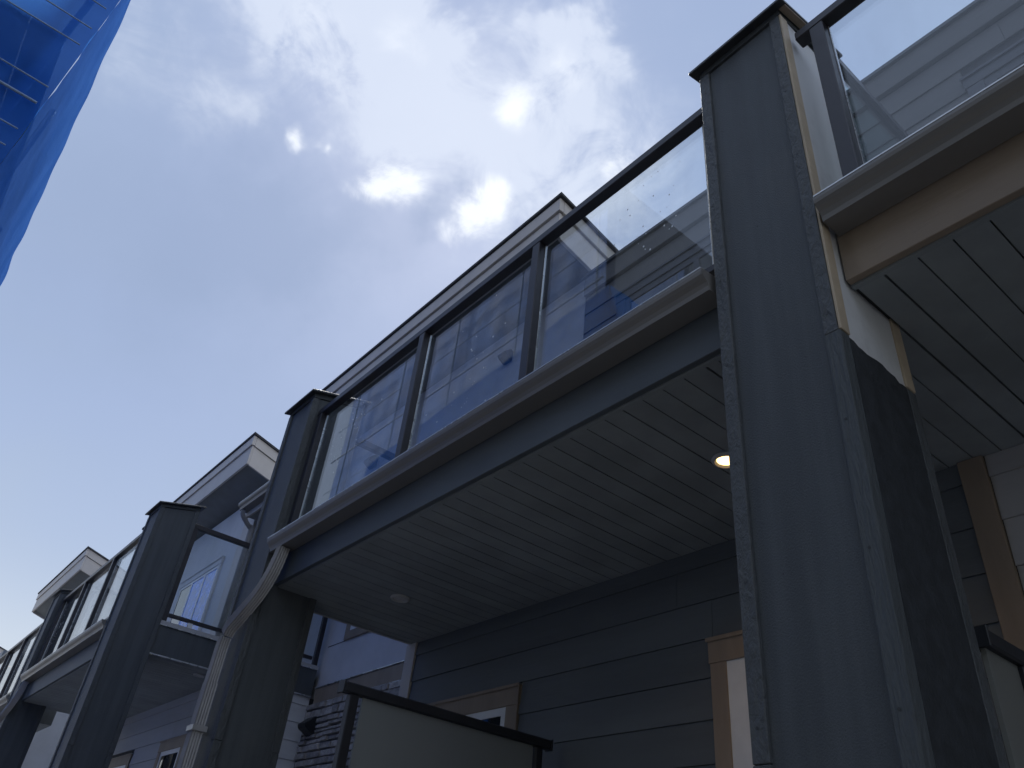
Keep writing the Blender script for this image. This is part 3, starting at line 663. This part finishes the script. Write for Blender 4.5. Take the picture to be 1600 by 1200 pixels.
def wall_lamp(x, y, z, label, s=1.0):
    e = empty('wall_lamp', (x, y, z), label, 'wall lamp', 'dark wedge wall lamps')
    w = .085*s; pr = [(y-.012, z+.09*s), (y-.05*s, z+.085*s), (y-.145*s, z+.0*s), (y-.13*s, z-.035*s), (y-.012, z-.10*s)]
    prism('shade', pr, x-w, x+w, 'x', LAMPM, e, .006); box('back_plate', x-w*.8, x+w*.8, y-.0118, y-.0005, z-.08*s, z+.08*s, LAMPM, e)
    return e
wall_lamp(-4.19, WY, 5.54, 'dark wedge wall lamp seen through the middle pane of the near balcony', .62)
wall_lamp(-6.22, WY, 5.33, 'dark wedge wall lamp seen low through the far pane of the near balcony', .7)
wall_lamp(-8.05, KY-.06, 3.28, 'dark wedge wall lamp on the ledge stone between the townhouses')

# ------------------------------------------------------------------ wrapped scaffold across the lane
SX, SY = -4.27, -.62
Sc = empty('scaffold', (SX, SY-1, 0), 'scaffold wrapped in blue sheeting towering at the upper left', 'scaffold')
random.seed(5)
def sheet(name, fn, nu, nv, parent):
    v = [fn(i/nu, j/nv) for j in range(nv+1) for i in range(nu+1)]
    f = [(j*(nu+1)+i, j*(nu+1)+i+1, (j+1)*(nu+1)+i+1, (j+1)*(nu+1)+i) for j in range(nv) for i in range(nu)]
    return link(name, v, f, TARP, parent, 0, True)
def wv(a, *ks): return sum(math.sin(a*k+k*1.7) for k in ks)/len(ks)
def topz(x): return 7.22-.085*max(0, -x-4.9)+.014*wv(x, 1.9, 3.37, 7.3)+.005*wv(x, 17.3, 29.1, 41.7)*wv(x, 2.3, 5.9)
def front(u, v):
    x = SX-4.7*u; zt = topz(x); z = .4+(zt-.4)*v
    lean = .010*math.exp(-(1-v)*6)*wv(x, 1.7, 4.3, 9.1)
    return (x, SY+.009*wv(x+.35*z, 2.2, 5.1, 8.3)*(.4+.6*math.sin(v*9)**2)+.008*wv(z, 9, 17)*wv(x, 3, 8)+lean, z)
def side(u, v):
    y = SY-1.25*u; z = .4+(topz(SX)-.4)*v
    return (SX+.02*wv(y*3+z, 3.3, 6.1)*math.sin(math.pi*u), y, z)
sheet('front_sheeting', front, 140, 60, Sc); sheet('side_sheeting', side, 24, 60, Sc)
sheet('back_sheeting', lambda u, v: (SX-4.7*u, SY-1.25, .4+6.4*v), 40, 10, Sc)
for z in (4.6, 4.82, 5.04, 5.19, 5.44, 5.60, 6.065, 6.255, 6.5): cyl('lashing_strap', (SX+.025, SY-.03, z), (SX+.025, SY-1.2, z+random.uniform(-.02, .02)), .005 if z != 5.44 else .009, STRAP, Sc, 6)
for x in [SX-.12-i*1.45 for i in range(4)]:
    for y in (SY-.15, SY-1.1): cyl('standard', (x, y, 0), (x, y, 6.9 if x > -6 else 6.6), .024, PIPE, Sc, 8)
for z in (2.1, 4.1, 6.1):
    for y in (SY-.15, SY-1.1): cyl('ledger', (SX-.1, y, z), (SX-4.6, y, z), .024, PIPE, Sc, 8)
    for i in range(4): box('deck_board', SX-4.6, SX-.08, SY-.98+i*.215, SY-.98+i*.215+.205, z+.03, z+.07, DECKB, Sc)
    for x in [SX-.12-i*1.45 for i in range(4)]: cyl('transom', (x, SY-.12, z+.004), (x, SY-1.13, z+.004), .02, PIPE, Sc, 8)
O = empty('wrapped_house', (-12, -7, 0), 'tall unfinished house sheeted in blue, mirrored in the balcony glass', 'house')
box('wall', -18.2, -8.2, -10, -4.6, 0, 15.6, BLDB, O)
fs = sheet('facade_sheeting', lambda u, v: (-8.0-10.4*u, -4.15+.03*wv(10.4*u+2*v, 3.1, 7.7)*math.sin(v*14)**2, .5+15.8*v), 120, 50, O)
fs.data.materials.clear(); fs.data.materials.append(NETSUN)
for i in range(5): cyl('standard', (-8.1-i*2.4, -4.02, 0), (-8.1-i*2.4, -4.02, 16.6), .02, STRAP, O, 8)
for i in range(7):
    z = 2.1+i*2.0
    for dz_, r_ in ((0, .018), (1.0, .009)): cyl('ledger', (-7.9, -4.0, z+dz_), (-18.5, -4.0, z+dz_), r_, STRAP, O, 8)
O2 = empty('added_opposite_house', (3, -5, 0), 'unseen grey green house added across the lane to limit light, mirrored in the right balcony glass', 'house')  # unseen house added to hold back light from the near column and right bay
ow = box('wall', -3.4, 9.0, -9, -4.2, 0, 7.6, SIDO, O2)
siding(ow, 'x', -3.4, 9.0, [3.2+.36*i for i in range(13)], -4.195, SIDO, out=1)
lw = box('added_dark_base', -3.42, 9.02, -4.199, -4.16, 0, 3.19, PAINT, O2)  # dark lower storey added to cut light bounced onto the near column's foot
